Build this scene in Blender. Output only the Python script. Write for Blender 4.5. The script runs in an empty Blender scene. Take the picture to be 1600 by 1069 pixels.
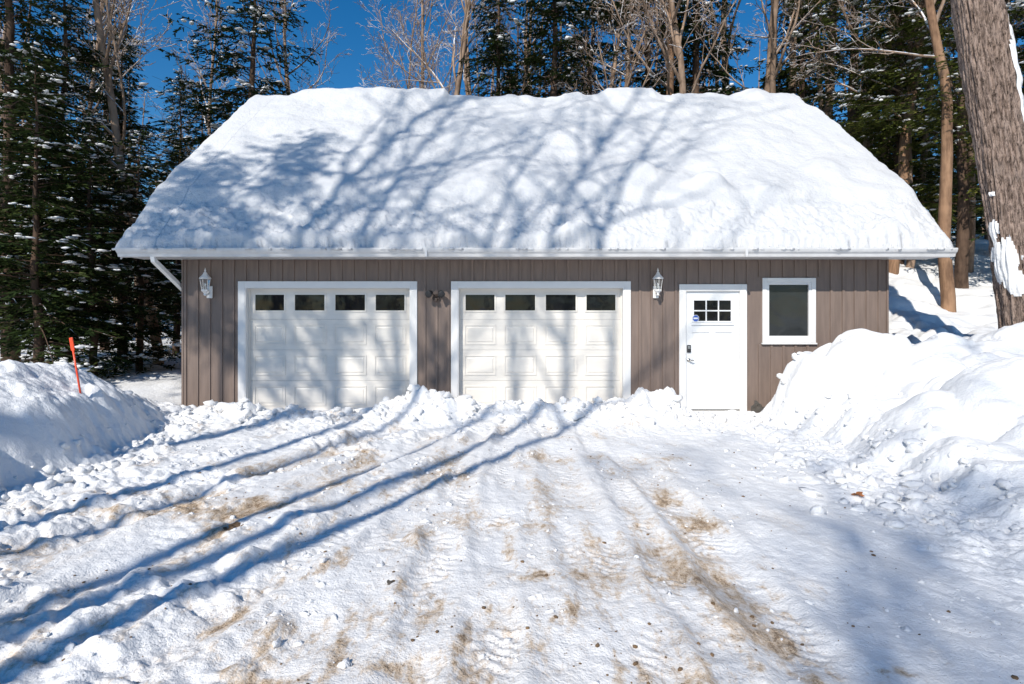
import bpy, bmesh, math, random
import numpy as np
from math import radians, sin, cos, pi, tan
from mathutils import Vector
SC=bpy.context.scene; COL=SC.collection
F=888.; CX=800.; HY=495.; CZ=1.6
FY=9.65
# ------------------------------------------------------------ noise
_r=np.random.RandomState(11)
_P=_r.permutation(256); _P=np.concatenate([_P,_P]); _A=_r.rand(256)*2*pi; _GX=np.cos(_A); _GY=np.sin(_A)
_U1=_r.rand(256); _U2=_r.rand(256); _U3=_r.rand(256)
def pn(x,y,seed=0):
    x=np.asarray(x,float)+seed*17.37; y=np.asarray(y,float)+seed*9.71
    xi=np.floor(x).astype(int); yi=np.floor(y).astype(int); xf=x-xi; yf=y-yi; xi&=255; yi&=255
    u=xf*xf*xf*(xf*(xf*6-15)+10); v=yf*yf*yf*(yf*(yf*6-15)+10)
    def g(a,b,dx,dy):
        h=_P[_P[a&255]+(b&255)]; return _GX[h]*dx+_GY[h]*dy
    n00=g(xi,yi,xf,yf); n10=g(xi+1,yi,xf-1,yf); n01=g(xi,yi+1,xf,yf-1); n11=g(xi+1,yi+1,xf-1,yf-1)
    return ((n00*(1-u)+n10*u)*(1-v)+(n01*(1-u)+n11*u)*v)*1.4
def fbm(x,y,s,o=4,seed=0,g=.5):
    r=0;a=1;t=0
    for i in range(o):
        r=r+a*pn(x/s*2**i,y/s*2**i,seed+i*3); t+=a; a*=g
    return r/t
def billow(x,y,s,o=3,seed=0):
    r=0;a=1;t=0
    for i in range(o):
        r=r+a*(np.abs(pn(x/s*2**i,y/s*2**i,seed+i*5))); t+=a; a*=.5
    return r/t
def lumps(x,y,s,seed=0,dens=.7):     # rounded boulder-like lumps, 0..1
    x=np.asarray(x,float)/s+seed*7.1; y=np.asarray(y,float)/s+seed*3.3
    xi=np.floor(x).astype(int); yi=np.floor(y).astype(int); out=np.zeros(np.broadcast(x,y).shape)
    for dx in (-1,0,1):
        for dy in (-1,0,1):
            a=(xi+dx); b=(yi+dy); h=_P[_P[a&255]+(b&255)]
            d2=(x-a-_U1[h])**2+(y-b-_U2[h])**2; r=.30+.45*_U3[h]
            on=(_U1[(h*7+3)&255]<dens)
            out=np.maximum(out,on*np.sqrt(np.clip(1-d2/(r*r),0,1))*r/.75)
    return out
def S(t):
    t=np.clip(t,0,1); return t*t*(3-2*t)
def G(x,y,cx,cy,sx,sy): return np.exp(-((x-cx)/sx)**2-((y-cy)/sy)**2)
# ------------------------------------------------------------ materials
def newmat(name):
    m=bpy.data.materials.new(name); m.use_nodes=True; nt=m.node_tree
    return m,nt,nt.nodes['Principled BSDF']
def nd(nt,t): return nt.nodes.new(t)
def ramp(nt,src,p0,p1,c0=(0,0,0,1),c1=(1,1,1,1)):
    r=nt.nodes.new('ShaderNodeValToRGB'); r.color_ramp.elements[0].position=p0; r.color_ramp.elements[1].position=p1
    r.color_ramp.elements[0].color=c0; r.color_ramp.elements[1].color=c1
    nt.links.new(src,r.inputs[0]); return r.outputs[0]
def mixc(nt,fac,a,b):
    m=nt.nodes.new('ShaderNodeMix'); m.data_type='RGBA'
    for s,v in ((0,fac),(6,a),(7,b)):
        if isinstance(v,bpy.types.NodeSocket): nt.links.new(v,m.inputs[s])
        else: m.inputs[s].default_value=v if s==0 else tuple(v)+((1,) if len(v)==3 else ())
    return m.outputs[2]
def math_(nt,op,a,b=0.0,clamp=False):
    m=nt.nodes.new('ShaderNodeMath'); m.operation=op; m.use_clamp=clamp
    for i,v in enumerate((a,b)):
        if isinstance(v,bpy.types.NodeSocket): nt.links.new(v,m.inputs[i])
        else: m.inputs[i].default_value=v
    return m.outputs[0]
def coords(nt,sc=(1,1,1)):
    t=nt.nodes.new('ShaderNodeTexCoord'); mp=nt.nodes.new('ShaderNodeMapping'); mp.inputs['Scale'].default_value=sc
    nt.links.new(t.outputs['Object'],mp.inputs[0]); return mp.outputs[0]
def noise(nt,vec,scale,detail=4,rough=.55,dist=0):
    n=nd(nt,'ShaderNodeTexNoise'); n.inputs['Scale'].default_value=scale; n.inputs['Detail'].default_value=detail; n.inputs['Roughness'].default_value=rough; n.inputs['Distortion'].default_value=dist
    nt.links.new(vec,n.inputs['Vector']); return n.outputs[0]
def bump(nt,h,dist,strength=1.,prev=None):
    b=nd(nt,'ShaderNodeBump'); b.inputs['Distance'].default_value=dist; b.inputs['Strength'].default_value=strength
    nt.links.new(h,b.inputs['Height'])
    if prev: nt.links.new(prev,b.inputs['Normal'])
    return b.outputs[0]
def simple(name,c,rough=.5,var=.12,nscale=6,bs=0,bd=.002,metal=0,sc=(1,1,1)):
    m,nt,p=newmat(name); v=coords(nt,sc); n=noise(nt,v,nscale,5)
    d=tuple(x*(1-var) for x in c); l=tuple(min(1,x*(1+var)) for x in c)
    nt.links.new(mixc(nt,ramp(nt,n,.3,.7),d,l),p.inputs['Base Color'])
    p.inputs['Roughness'].default_value=rough; p.inputs['Metallic'].default_value=metal
    if bs: nt.links.new(bump(nt,noise(nt,v,bs,4),bd),p.inputs['Normal'])
    return m
def snowmat(name,dirt=False,fine=1.0,lo=(.805,.80,.795),hi=(.86,.845,.825)):
    m,nt,p=newmat(name); v=coords(nt)
    n1=noise(nt,v,70,3,.6); n2=noise(nt,v,14,4,.6)
    col=mixc(nt,ramp(nt,noise(nt,v,2.2,3),.35,.7),lo,hi)
    if dirt:
        a=nd(nt,'ShaderNodeAttribute'); a.attribute_name='dirt'; at=a.outputs['Fac']
        vs_=coords(nt,(1,.5,1)); nz=noise(nt,vs_,24,8,.78,.4); nb=noise(nt,v,130,4,.75)
        f=math_(nt,'ADD',at,math_(nt,'MULTIPLY',math_(nt,'SUBTRACT',nz,.5),3.0))
        f1=math_(nt,'MULTIPLY',math_(nt,'SUBTRACT',f,.34),1.8,True)
        f2=math_(nt,'MULTIPLY',math_(nt,'SUBTRACT',math_(nt,'ADD',f,math_(nt,'MULTIPLY',math_(nt,'SUBTRACT',nb,.5),2.2)),.94),3.0,True)
        f3=math_(nt,'MULTIPLY',at,.75,True)
        g1=math_(nt,'MULTIPLY',at,2.8,True)
        c=mixc(nt,f3,col,(.73,.65,.56)); c=mixc(nt,math_(nt,'MULTIPLY',math_(nt,'MULTIPLY',f1,.80),g1),c,(.53,.38,.235)); col=mixc(nt,math_(nt,'MULTIPLY',math_(nt,'MULTIPLY',f2,.85),g1),c,(.19,.115,.058))
        i=nd(nt,'ShaderNodeAttribute'); i.attribute_name='ice'
        r=math_(nt,'SUBTRACT',.62,math_(nt,'MULTIPLY',i.outputs['Fac'],.25)); nt.links.new(r,p.inputs['Roughness'])
    else: p.inputs['Roughness'].default_value=.62
    nt.links.new(col,p.inputs['Base Color'])
    p.inputs['Specular IOR Level'].default_value=.3
    b=bump(nt,n2,.02*fine,.85); b=bump(nt,n1,.008*fine,.9,b); nt.links.new(b,p.inputs['Normal'])
    return m
M={}
M['snow']=snowmat('snow'); M['ground']=snowmat('packed_snow',True); M['roofsnow']=snowmat('roof_snow_mat',fine=1.3,lo=(.635,.635,.64),hi=(.675,.668,.66))
M['siding']=simple('taupe_siding',(.190,.139,.112),.55,.15,3,40,.001,sc=(6,6,.6))
M['white']=simple('white_paint',(.76,.745,.72),.4,.03,3,30,.0006)
M['doorwhite']=simple('white_door',(.76,.71,.64),.42,.05,2.5,120,.0006,sc=(1,1,4))
M['entrywhite']=simple('entry_white',(.75,.75,.745),.4,.03,3,40,.0005)
M['gutter']=simple('gutter_white',(.62,.61,.60),.35,.08,5,20,.0006)
M['shingle']=simple('shingle',(.06,.055,.05),.9,.3,30,50,.004)
M['black']=simple('black_metal',(.025,.025,.027),.4,.2,10)
M['rubber']=simple('dark_seal',(.03,.03,.03),.7,.2,10)
M['steel']=simple('brushed_steel',(.5,.48,.45),.25,.1,10,metal=1)
M['brown']=simple('brown_plastic',(.06,.04,.03),.5,.2,10)
M['red']=simple('orange_red_plastic',(.85,.08,.02),.35,.1,10)
M['blue']=simple('sticker_blue',(.03,.10,.42),.4,.05,10)
M['soil']=simple('frozen_dirt',(.17,.105,.055),.9,.45,25,60,.01)
M['leaf']=simple('dead_leaf',(.28,.10,.03),.7,.4,30,50,.002)
M['rock']=simple('dark_stone',(.07,.06,.05),.8,.4,12,30,.01)
def glassmat(name,c=(.008,.009,.011),r=.05):
    m,nt,p=newmat(name); v=coords(nt); n=noise(nt,v,2.0,4); nt.links.new(mixc(nt,n,tuple(q*.5 for q in c),tuple(q*1.6 for q in c)),p.inputs['Base Color']); p.inputs['Roughness'].default_value=r
    p.inputs['IOR'].default_value=1.38; nt.links.new(bump(nt,noise(nt,v,2.5,2),.006),p.inputs['Normal']); return m
M['glass']=glassmat('dark_glass'); M['glass2']=glassmat('side_window_glass',(.026,.029,.030),.08)
def lampglass():
    m,nt,p=newmat('lamp_glass'); v=coords(nt); p.inputs['Base Color'].default_value=(.92,.93,.92,1); p.inputs['Roughness'].default_value=.06
    p.inputs['Transmission Weight'].default_value=.95; p.inputs['IOR'].default_value=1.12; nt.links.new(bump(nt,noise(nt,v,30,2),.002),p.inputs['Normal']); return m
M['lampglass']=lampglass()
def barkmat(name,c1,c2,snow=.5,sc=9,bd=.02,vs=.18,thr=.3):
    m,nt,p=newmat(name); v=coords(nt,(1,1,vs)); n=noise(nt,v,sc,6,.65); n2=noise(nt,coords(nt),1.3,3)
    c=mixc(nt,ramp(nt,n,.33,.66),c1,c2); c=mixc(nt,ramp(nt,n2,.45,.75),c,tuple(min(1,a*1.5) for a in c2))
    if snow>0:
        g=nd(nt,'ShaderNodeNewGeometry'); sx=nd(nt,'ShaderNodeSeparateXYZ'); nt.links.new(g.outputs['Normal'],sx.inputs[0])
        up=math_(nt,'MULTIPLY',math_(nt,'SUBTRACT',sx.outputs[2],thr),5,True)
        nn=ramp(nt,noise(nt,coords(nt),1.7,3),.60-snow*.25,.64-snow*.25)
        c=mixc(nt,math_(nt,'MULTIPLY',up,nn),c,(.82,.83,.86))
    nt.links.new(c,p.inputs['Base Color']); p.inputs['Roughness'].default_value=.88; p.inputs['Specular IOR Level'].default_value=.2
    nt.links.new(bump(nt,n,bd),p.inputs['Normal']); return m
M['bark']=barkmat('grey_brown_bark',(.11,.07,.047),(.32,.225,.16),.75)
M['barkc']=barkmat('conifer_bark',(.035,.022,.016),(.11,.07,.048),.1)
M['barkred']=barkmat('orange_brown_bark',(.10,.055,.033),(.31,.185,.11),.35)
def bigbark():
    m,nt,p=newmat('maple_bark'); v=coords(nt,(1,1,.28)); v2=coords(nt,(1,1,.45))
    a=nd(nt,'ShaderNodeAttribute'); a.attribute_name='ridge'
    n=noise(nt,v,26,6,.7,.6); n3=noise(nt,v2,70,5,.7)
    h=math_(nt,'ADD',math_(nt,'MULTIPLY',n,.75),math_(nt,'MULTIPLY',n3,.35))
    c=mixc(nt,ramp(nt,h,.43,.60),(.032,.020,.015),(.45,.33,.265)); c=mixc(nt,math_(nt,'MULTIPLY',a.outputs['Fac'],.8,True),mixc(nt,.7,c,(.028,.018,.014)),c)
    c=mixc(nt,ramp(nt,noise(nt,coords(nt),2.2,3),.6,.9),c,(.34,.27,.23))
    nt.links.new(c,p.inputs['Base Color']); p.inputs['Roughness'].default_value=.9; p.inputs['Specular IOR Level'].default_value=.15
    nt.links.new(bump(nt,h,.06),p.inputs['Normal']); return m
M['barkbig']=bigbark()
def folmat(name,a,b,c_):
    m,nt,p=newmat(name); v=coords(nt); n=noise(nt,v,1.3,3); n2=noise(nt,v,9,3)
    c=mixc(nt,ramp(nt,n2,.3,.7),a,b); c=mixc(nt,ramp(nt,n,.5,.72),c,c_)
    nt.links.new(c,p.inputs['Base Color']); p.inputs['Roughness'].default_value=.65; p.inputs['Specular IOR Level'].default_value=.12; return m
M['fol']=folmat('dark_needles',(.011,.022,.006),(.036,.056,.013),(.062,.074,.018))
M['foly']=folmat('yellow_green_needles',(.04,.055,.012),(.11,.13,.024),(.16,.15,.032))
M['folfar']=folmat('far_needles',(.02,.028,.012),(.05,.062,.024),(.085,.075,.035))
# ------------------------------------------------------------ object helpers
def tag(o,label=None,cat=None,group=None,kind=None):
    if label: o['label']=label
    if cat: o['category']=cat
    if group: o['group']=group
    if kind: o['kind']=kind
    return o
def empty(name,loc=(0,0,0),rz=0):
    o=bpy.data.objects.new(name,None); COL.objects.link(o); o.location=loc; o.rotation_euler=(0,0,rz); o.empty_display_size=.1; return o
def link(name,me,mat,parent=None):
    o=bpy.data.objects.new(name,me); COL.objects.link(o)
    if mat and not me.materials: me.materials.append(mat)
    if parent: o.parent=parent
    return o
def npmesh(name,v,f,smooth=False):
    v=np.asarray(v,np.float32); f=np.asarray(f,np.int32); n=f.shape[1]
    me=bpy.data.meshes.new(name); me.vertices.add(len(v)); me.vertices.foreach_set('co',v.ravel())
    me.loops.add(f.size); me.loops.foreach_set('vertex_index',f.ravel())
    me.polygons.add(len(f)); me.polygons.foreach_set('loop_start',np.arange(0,f.size,n,dtype=np.int32))
    try: me.polygons.foreach_set('loop_total',np.full(len(f),n,np.int32))
    except Exception: pass
    me.polygons.foreach_set('use_smooth',np.full(len(f),smooth,bool))
    me.update(calc_edges=True); return me
class MB:
    def __init__(s): s.v=[]; s.f=[]
    def add(s,v,f):
        o=len(s.v); s.v+=[tuple(p) for p in v]; s.f+=[tuple(i+o for i in q) for q in f]
    def box(s,x0,x1,y0,y1,z0,z1):
        s.add([(x0,y0,z0),(x1,y0,z0),(x1,y1,z0),(x0,y1,z0),(x0,y0,z1),(x1,y0,z1),(x1,y1,z1),(x0,y1,z1)],
              [(0,3,2,1),(4,5,6,7),(0,1,5,4),(1,2,6,5),(2,3,7,6),(3,0,4,7)]); return s
    def ring(s,x0,x1,z0,z1,w,y0,y1,wb=None):
        wb=w if wb is None else wb
        s.box(x0,x0+w,y0,y1,z0,z1); s.box(x1-w,x1,y0,y1,z0,z1); s.box(x0+w,x1-w,y0,y1,z1-w,z1)
        if wb: s.box(x0+w,x1-w,y0,y1,z0,z0+wb)
        return s
    def tube(s,pts,rad,k=8,cap=True,ref=None):
        pts=[Vector(p) for p in pts]; n=len(pts); vv=[]; ff=[]
        if not hasattr(rad,'__len__'): rad=[rad]*n
        for i,p in enumerate(pts):
            d=(pts[min(i+1,n-1)]-pts[max(i-1,0)]).normalized()
            r=Vector((0,0,1)) if abs(d.z)<.9 else Vector((0,1,0))
            if ref: r=Vector(ref)
            a=d.cross(r).normalized(); b=a.cross(d)
            for j in range(k):
                t=2*pi*(j+.5)/k; vv.append(p+(a*cos(t)+b*sin(t))*rad[i])
        for i in range(n-1):
            for j in range(k):
                j2=(j+1)%k; ff.append((i*k+j,i*k+j2,(i+1)*k+j2,(i+1)*k+j))
        if cap: ff.append(tuple(range(k))[::-1]); ff.append(tuple((n-1)*k+j for j in range(k)))
        s.add(vv,ff); return s
    def lathe(s,prof,c,k=6):
        vv=[];ff=[];n=len(prof)
        for r,z in prof:
            for j in range(k):
                t=2*pi*(j+.5)/k; vv.append((c[0]+r*cos(t),c[1]+r*sin(t),c[2]+z))
        for i in range(n-1):
            for j in range(k):
                j2=(j+1)%k; ff.append((i*k+j,i*k+j2,(i+1)*k+j2,(i+1)*k+j))
        ff.append(tuple(range(k))[::-1]); ff.append(tuple((n-1)*k+j for j in range(k)))
        s.add(vv,ff); return s
    def build(s,name,mat,parent=None,bevel=0,smooth=False):
        me=bpy.data.meshes.new(name); me.from_pydata(s.v,[],s.f); me.update()
        if smooth: me.polygons.foreach_set('use_smooth',[True]*len(me.polygons))
        o=link(name,me,mat,parent)
        if bevel:
            b=o.modifiers.new('bev','BEVEL'); b.width=bevel; b.segments=2; b.limit_method='ANGLE'
        return o
# ------------------------------------------------------------ terrain
def toeL(y): return -4.35-.17*(y-5)+.18*pn(y/1.1,y*0+3.3,2)+.05*pn(y/.3,y*0+1,3)
def toeR(y): return 3.55+.08*(y-3.7)+.35*pn(y/1.3,y*0+1.3,5)+.16*pn(y/.4,y*0,6)
def bankL(x,y):
    d=toeL(y)-x
    h=1.0*(.40*S(d/.55)+.60*S((d-.05)/1.2))*S((10.3-y)/3.3)*(1-.35*S((d-1.9)/3))*S((14-np.abs(x))/4)
    return h*(1+.12*fbm(x,y,1.2,3,4))
def bankR(x,y):
    d=x-toeR(y)
    h=.13*S(d/.4)+.82*S((d-.05)/2.5)
    h=h*S((12.2-y)/3.0)
    pk=.62*G(x,y,4.85,8.80,.80,.68)+.26*G(x,y,5.5,8.4,.8,.6)+.12*G(x,y,6.5,8.2,.6,.6)+.42*G(x,y,7.7,8.3,.9,.9)+.28*G(x,y,4.30,8.3,.35,.4)+.20*G(x,y,4.3,7.2,.45,.45)+.22*G(x,y,4.9,6.4,.5,.5)+.16*G(x,y,4.2,5.5,.35,.5)+.15*G(x,y,5.9,6.2,.5,.4)
    return (h+pk*S(d/.6))*S((40-y)/20)
def H(x,y,full=False):
    x=np.asarray(x,float); y=np.asarray(y,float)
    bl=bankL(x,y); br=bankR(x,y)
    inside=S((x+5.75)/.15)*S((6.5-x)/.12)*S((y-9.62)/.06)*S((18.3-y)/.3)
    hill=S((x-4.9)/2.2)*(.95*S((y-9.4)/2.6))+S((x-5)/5)*3.3*S((y-10.0)/12)+S((y-16)/12)*2.4*S((x+9)/6)*(1-S((x-5)/6)*.6)
    hill=hill+.35*S((-5-x)/1.5)*S((y-9)/2)+S((y-28)/60)*5
    z=bl+br+hill
    soft=np.clip((bl+br+hill)/.5,0,1); rr=S((x-2)/1.5)
    wx=x+.18*pn(x/.7,y/.7,3); wy=y+.18*pn(x/.7,y/.7,13)
    z=z+soft*(.14*fbm(x,y,1.7,3,8)+.36*(billow(x+.5*pn(x/.9,y/.9,3),y,1.3,2,9)-.22)*rr+.03*fbm(x,y,.35,2,10))
    z=z+soft*rr*S((14-y)/3)*(.22*lumps(wx,wy,.80,3,.75)+.10*lumps(wx,wy,.34,5,.65)*S((fbm(x,y,1.2,2,44)+.25)/.4)+.06*(billow(x,y,.22,3,46)-.2)*S((fbm(x,y,1.0,2,47)+.05)/.3))
    z=z+soft*(1-rr)*(.05*lumps(wx,wy,.45,7,.4)+.018*fbm(x,y,.14,3,48))
    yb=9.10+.12*pn(x/.8,x*0,21)
    berm=0
    for px,h,w in ((350,.14,.3),(385,.20,.25),(455,.12,.3),(530,.10,.4),(600,.20,.25),(655,.34,.36),(700,.26,.3),(735,.20,.3),(790,.22,.3),(850,.20,.3),(905,.22,.3),(955,.27,.28),(1000,.42,.25),(1045,.36,.25),(310,.12,.3)):
        berm=berm+h*np.exp(-((x-(px-800)/98.)/w)**2)
    bshape=np.exp(-((y-yb)/np.where(y<yb,.50,.32))**2)
    crumb=billow(x,y,.34,3,31)
    z=z+berm*bshape*(.88+.65*(crumb-.25)+.32*lumps(wx,wy,.34,9,.8))+.06*bshape*S(berm/.1)*(crumb-.2)
    drive=S((toeR(y)-x)/.5)*S((x-toeL(y))/.4)*S((9.7-y)/.3)
    churn=S((fbm(x,y,1.6,3,40)+.10)/.3)*S((-.3-x)/1.5)
    toeband=np.exp(-((x-toeR(y)+.1)/.65)**2)*S((y-1)/2)+np.exp(-((x-toeL(y)-.15)/.35)**2)+.7*np.exp(-((y-8.3)/.7)**2)*S((4.2-x)/.5)
    ch=np.clip(churn*.9+toeband,0,1.3)
    wx2=x+.05*pn(x/.13,y/.13,63); wy2=y+.05*pn(x/.13,y/.13,64)
    z=z+S((9.6-y)/.1)*S((toeR(y)+1.2-x)/.7)*ch*(.075*(billow(x,y,.26,3,41)-.18)+.04*fbm(x,y,.09,3,43)+.05*lumps(wx2,wy2,.22,11,.5))
    z=z+drive*(.050*fbm(x,y,1.1,4,50)+.008*fbm(x,y,.10,3,51)+.020*fbm(x,y/3.5,.22,3,52)+.010*(billow(x,y/1.6,.17,2,53)-.2))
    dirt=np.zeros_like(x)
    wob=.05*pn(y/.9,x*0,66)
    def track(xc,w,dep,tread,dd,y0=-30,y1=8.6,ph=0):
        nonlocal z,dirt
        d=(x-xc-wob+.03*pn(x/.2,y/.35,67+int(ph)))/w; m=drive*S((y-y0)/.5)*S((y1-y)/.8)*S((fbm(x,y,1.1,2,int(60+ph))+.35)/.4)
        z=z+m*(-dep*np.exp(-d**4)+dep*.5*np.exp(-((np.abs(d)-1.35)/.35)**2))
        tm=S((fbm(x,y,.6,2,int(160+ph))+.12)/.3)
        if tread: z=z+m*tm*np.exp(-d**6)*tread*np.sin(2*pi*(y+np.abs(x-xc)*.8+.03*pn(x/.08,y/.08,9))/.085)
        dirt=dirt+dd*m*np.exp(-(d/1.7)**2)*(.5+1.0*fbm(x,y/3,.5,3,70+int(ph)))
    yy=y
    track(-.47+.03*np.sin(yy),.14,.034,.009,.3,ph=1)
    track(-.12+.05*np.sin(yy*.8+1),.14,.026,.008,.3,ph=2)
    track(.55-.02*(yy-4)+.03*np.sin(yy),.20,.036,.006,.45,ph=3)
    track(1.00+.03*np.sin(yy*1.2),.12,.022,.007,.35,ph=10)
    track(1.38-.03*(yy-4)**2*.4,.18,.040,.006,.45,y1=7,ph=4)
    track(-3.35+(yy-3.8)*.40,.22,.050,.002,.85,y1=8.2,ph=5)
    track(-2.45+(yy-3.8)*.36,.20,.040,.002,.85,y1=8.4,ph=6)
    track(-1.65+(yy-3.0)*.27,.18,.032,.0055,.5,y1=8,ph=7)
    track(-1.05+(yy-3.0)*.13,.14,.026,.007,.35,y1=8,ph=8)
    z=z*(1-inside)
    if not full: return z
    st=fbm(x,y/3.2,.20,5,80,.68)
    near=S((6.8-y)/4.2)
    dirt=dirt+drive*(.68*near*S((st-.03)/.40)*S((x+2.9)/1.4)*S((2.6-x)/1.5)+.45*S((fbm(x,y/1.8,.5,5,81,.65)-.02)/.35)*S((3-x)/1.5)+.20*near*S((1.8-np.abs(x-.1))/1.2))
    dd=0
    for px,py,sx,sy,a in ((350,830,.25,.12,.9),(300,800,.6,.12,.7),(440,785,.5,.12,.8),(120,800,.8,.14,.8),(200,770,.6,.1,.7),(1042,772,.10,.24,1.5),(1090,812,.09,.20,1.5),(1050,718,.25,.18,.7),(615,1045,.10,.08,.8),(450,1060,.16,.05,.7),(1400,1052,.14,.05,1.1),(840,900,.08,.06,.7),(820,905,.14,.06,.4),(560,705,.35,.09,.8),(1210,995,.2,.1,.4),(1240,930,.18,.06,.4),(700,1040,.3,.08,.25),(930,900,.25,.12,.35),(1030,900,.12,.06,.5),(730,745,.25,.22,.4),(560,658,.25,.06,.7),(255,775,.2,.06,.5),(890,715,.7,.2,.4),(90,1040,.25,.06,.4),(1000,860,.3,.2,.3)):
        Y=F*CZ/(py-HY); X=(px-CX)/F*Y
        wxx=x+.12*fbm(x,y,.14,4,97,.6); wyy=y+.14*fbm(x,y,.14,4,98,.6)
        dd=dd+a*G(wxx,wyy,X,Y,sx,sy)
    dirt=dirt+dd*(.60+1.1*fbm(x,y/1.6,.14,4,90,.65))
    ice=drive*S((x-.6)/1.5)*S((fbm(x,y,1.5,3,95)+.25)/.4)
    return z,np.clip(dirt,0,1.05),ice,bl,br
def h1(x,y): return float(H(np.array([x]),np.array([y]))[0])
def geo(a,b,n,g):
    t=(g**np.arange(1,n+1)-1)/(g**n-1); return a+(b-a)*t
xs=np.concatenate([geo(-9.5,-320,34,1.22)[::-1],np.arange(-9.5,-4.6,.04),np.arange(-4.6,4.8,.019),np.arange(4.8,10,.033),geo(10,320,34,1.22)])
ys=np.concatenate([geo(.9,-200,26,1.3)[::-1],np.arange(.9,2.2,.05),np.arange(2.2,4.6,.013),np.arange(4.6,7.4,.021),np.arange(7.4,9.9,.028),np.arange(9.9,20,.09),geo(20,420,36,1.15)])
X,Y=np.meshgrid(xs,ys); Z,D,I,BL,BR=H(X,Y,True)
gy,gx=np.gradient(Z,ys,xs); NN=np.stack([-gx,-gy,np.ones_like(Z)],-1); NN/=np.linalg.norm(NN,axis=-1,keepdims=True)
V=np.stack([X,Y,Z],-1).reshape(-1,3); NR,NC=Z.shape
ii=(np.arange(NR-1)[:,None]*NC+np.arange(NC-1)[None,:]); Q=np.stack([ii,ii+1,ii+NC+1,ii+NC],-1).reshape(-1,4)
cx_=X[:-1,:-1].ravel(); cy_=Y[:-1,:-1].ravel()
mL=((BL[:-1,:-1].ravel()>.10)&(cx_>-9.4)&(cy_>1)); mR=((BR[:-1,:-1].ravel()>.12)&(cx_<9.5)&(cy_<9.9)&(cy_>1))
def sub(name,mask,mat):
    q=Q[mask]; u,inv=np.unique(q,return_inverse=True); me=npmesh(name,V[u],inv.reshape(-1,4),True)
    for nm,A in (('dirt',D),('ice',I)):
        a=me.attributes.new(nm,'FLOAT','POINT'); a.data.foreach_set('value',A.ravel()[u].astype(np.float32))
    me.normals_split_custom_set_from_vertices(NN.reshape(-1,3)[u].tolist())
    return link(name,me,mat)
tag(sub('ground',~(mL|mR),M['ground']),'snow covered driveway and forest floor around the garage','ground',kind='structure')
tag(sub('snow_bank',mL,M['ground']),'steep sided plowed snow bank left of the driveway with an orange stake in it','snow bank',kind='structure')
tag(sub('snow_bank',mR,M['ground']),'lumpy drifted snow bank right of the driveway reaching up under the small window','snow bank',kind='structure')
# ------------------------------------------------------------ garage
GX0,GX1=-5.587,6.37; EX0,EX1=-6.25,7.03; ZE=2.57
g=empty('garage',(0,0,0)); tag(g,'taupe board and batten garage with two white overhead doors under a snow covered roof','garage')
def fx(px): return (px-CX)/92.02
def fz(py): return CZ+(HY-py)/92.02
ops=[(fx(383),fx(642),-.3,2.10),(fx(715),fx(975),-.3,2.10),(fx(1070),fx(1157),-.3,2.05),(fx(1197),fx(1267),fz(529),fz(441))]
w=MB()
segs=[]; cur=GX0
for (a,b,z0,z1) in ops:
    segs.append((cur,a,[(-.3,ZE)])); zz=[(z1,ZE)]
    if z0>0: zz.append((-.3,z0))
    segs.append((a,b,zz)); cur=b
segs.append((cur,GX1,[(-.3,ZE)]))
for a,b,zz in segs:
    for z0,z1 in zz: w.box(a,b,FY,FY+.14,z0,z1)
xb=GX0+.02
per=.203
while xb<GX1-.02:
    spans=[(-.3,ZE-.004)]
    for (a,b,z0,z1) in ops:
        if xb+.05>a-.12 and xb<b+.12:
            spans=[(z1+.10,ZE-.004)] if z0<0 else [(z1+.09,ZE-.004),(-.3,z0-.09)]
    for z0,z1 in spans:
        x1=min(xb+.05,GX1-.003)
        w.add([(xb,FY+.002,z0),(xb+.005,FY-.019,z0),(x1-.005,FY-.019,z0),(x1,FY+.002,z0),(xb,FY+.002,z1),(xb+.005,FY-.019,z1),(x1-.005,FY-.019,z1),(x1,FY+.002,z1)],
              [(0,1,5,4),(1,2,6,5),(2,3,7,6),(0,4,7,3)])
    xb+=per
RY=13.85; RZ=6.64; YB=18.05
for xa,xbb in ((GX0,GX0+.14),(GX1-.14,GX1)):
    p=[(FY+.142,-.3),(YB,-.3),(YB,ZE+.1),(RY,RZ-.25),(FY+.142,ZE+.1)]
    n=len(p); w.add([(xa,a,b) for a,b in p]+[(xbb,a,b) for a,b in p],[tuple(range(n)),tuple(range(n,2*n))[::-1]]+[(i,i+n,(i+1)%n+n,(i+1)%n) for i in range(n)])
w.box(GX0+.15,GX1-.15,YB-.14,YB,-.3,ZE)
w.build('wall',M['siding'],g)
MB().box(GX0-.015,GX0+.018,FY-.022,FY+.09,-.3,ZE-.003).build('corner_trim',M['siding'],g,.003)
MB().box(GX1-.018,GX1+.015,FY-.022,FY+.09,-.3,ZE-.003).build('corner_trim',M['siding'],g,.003)
EY=9.10; sl=(RZ-2.66)/(RY-EY)
r=MB()
def slab(ya,za,yb,zb,t=.14):
    r.add([(EX0,ya,za),(EX1,ya,za),(EX1,yb,zb),(EX0,yb,zb),(EX0,ya,za-t),(EX1,ya,za-t),(EX1,yb,zb-t),(EX0,yb,zb-t)],[(0,1,2,3),(7,6,5,4),(0,4,5,1),(1,5,6,2),(2,6,7,3),(3,7,4,0)])
slab(EY,2.66+.05,RY,RZ+.05); slab(2*RY-EY,2.66+.05,RY+.001,RZ+.05)
roof=r.build('roof',M['shingle'],g)
MB().box(EX0+.01,EX1-.01,EY+.03,FY-.02,ZE,ZE+.02).build('soffit',M['gutter'],g)
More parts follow.
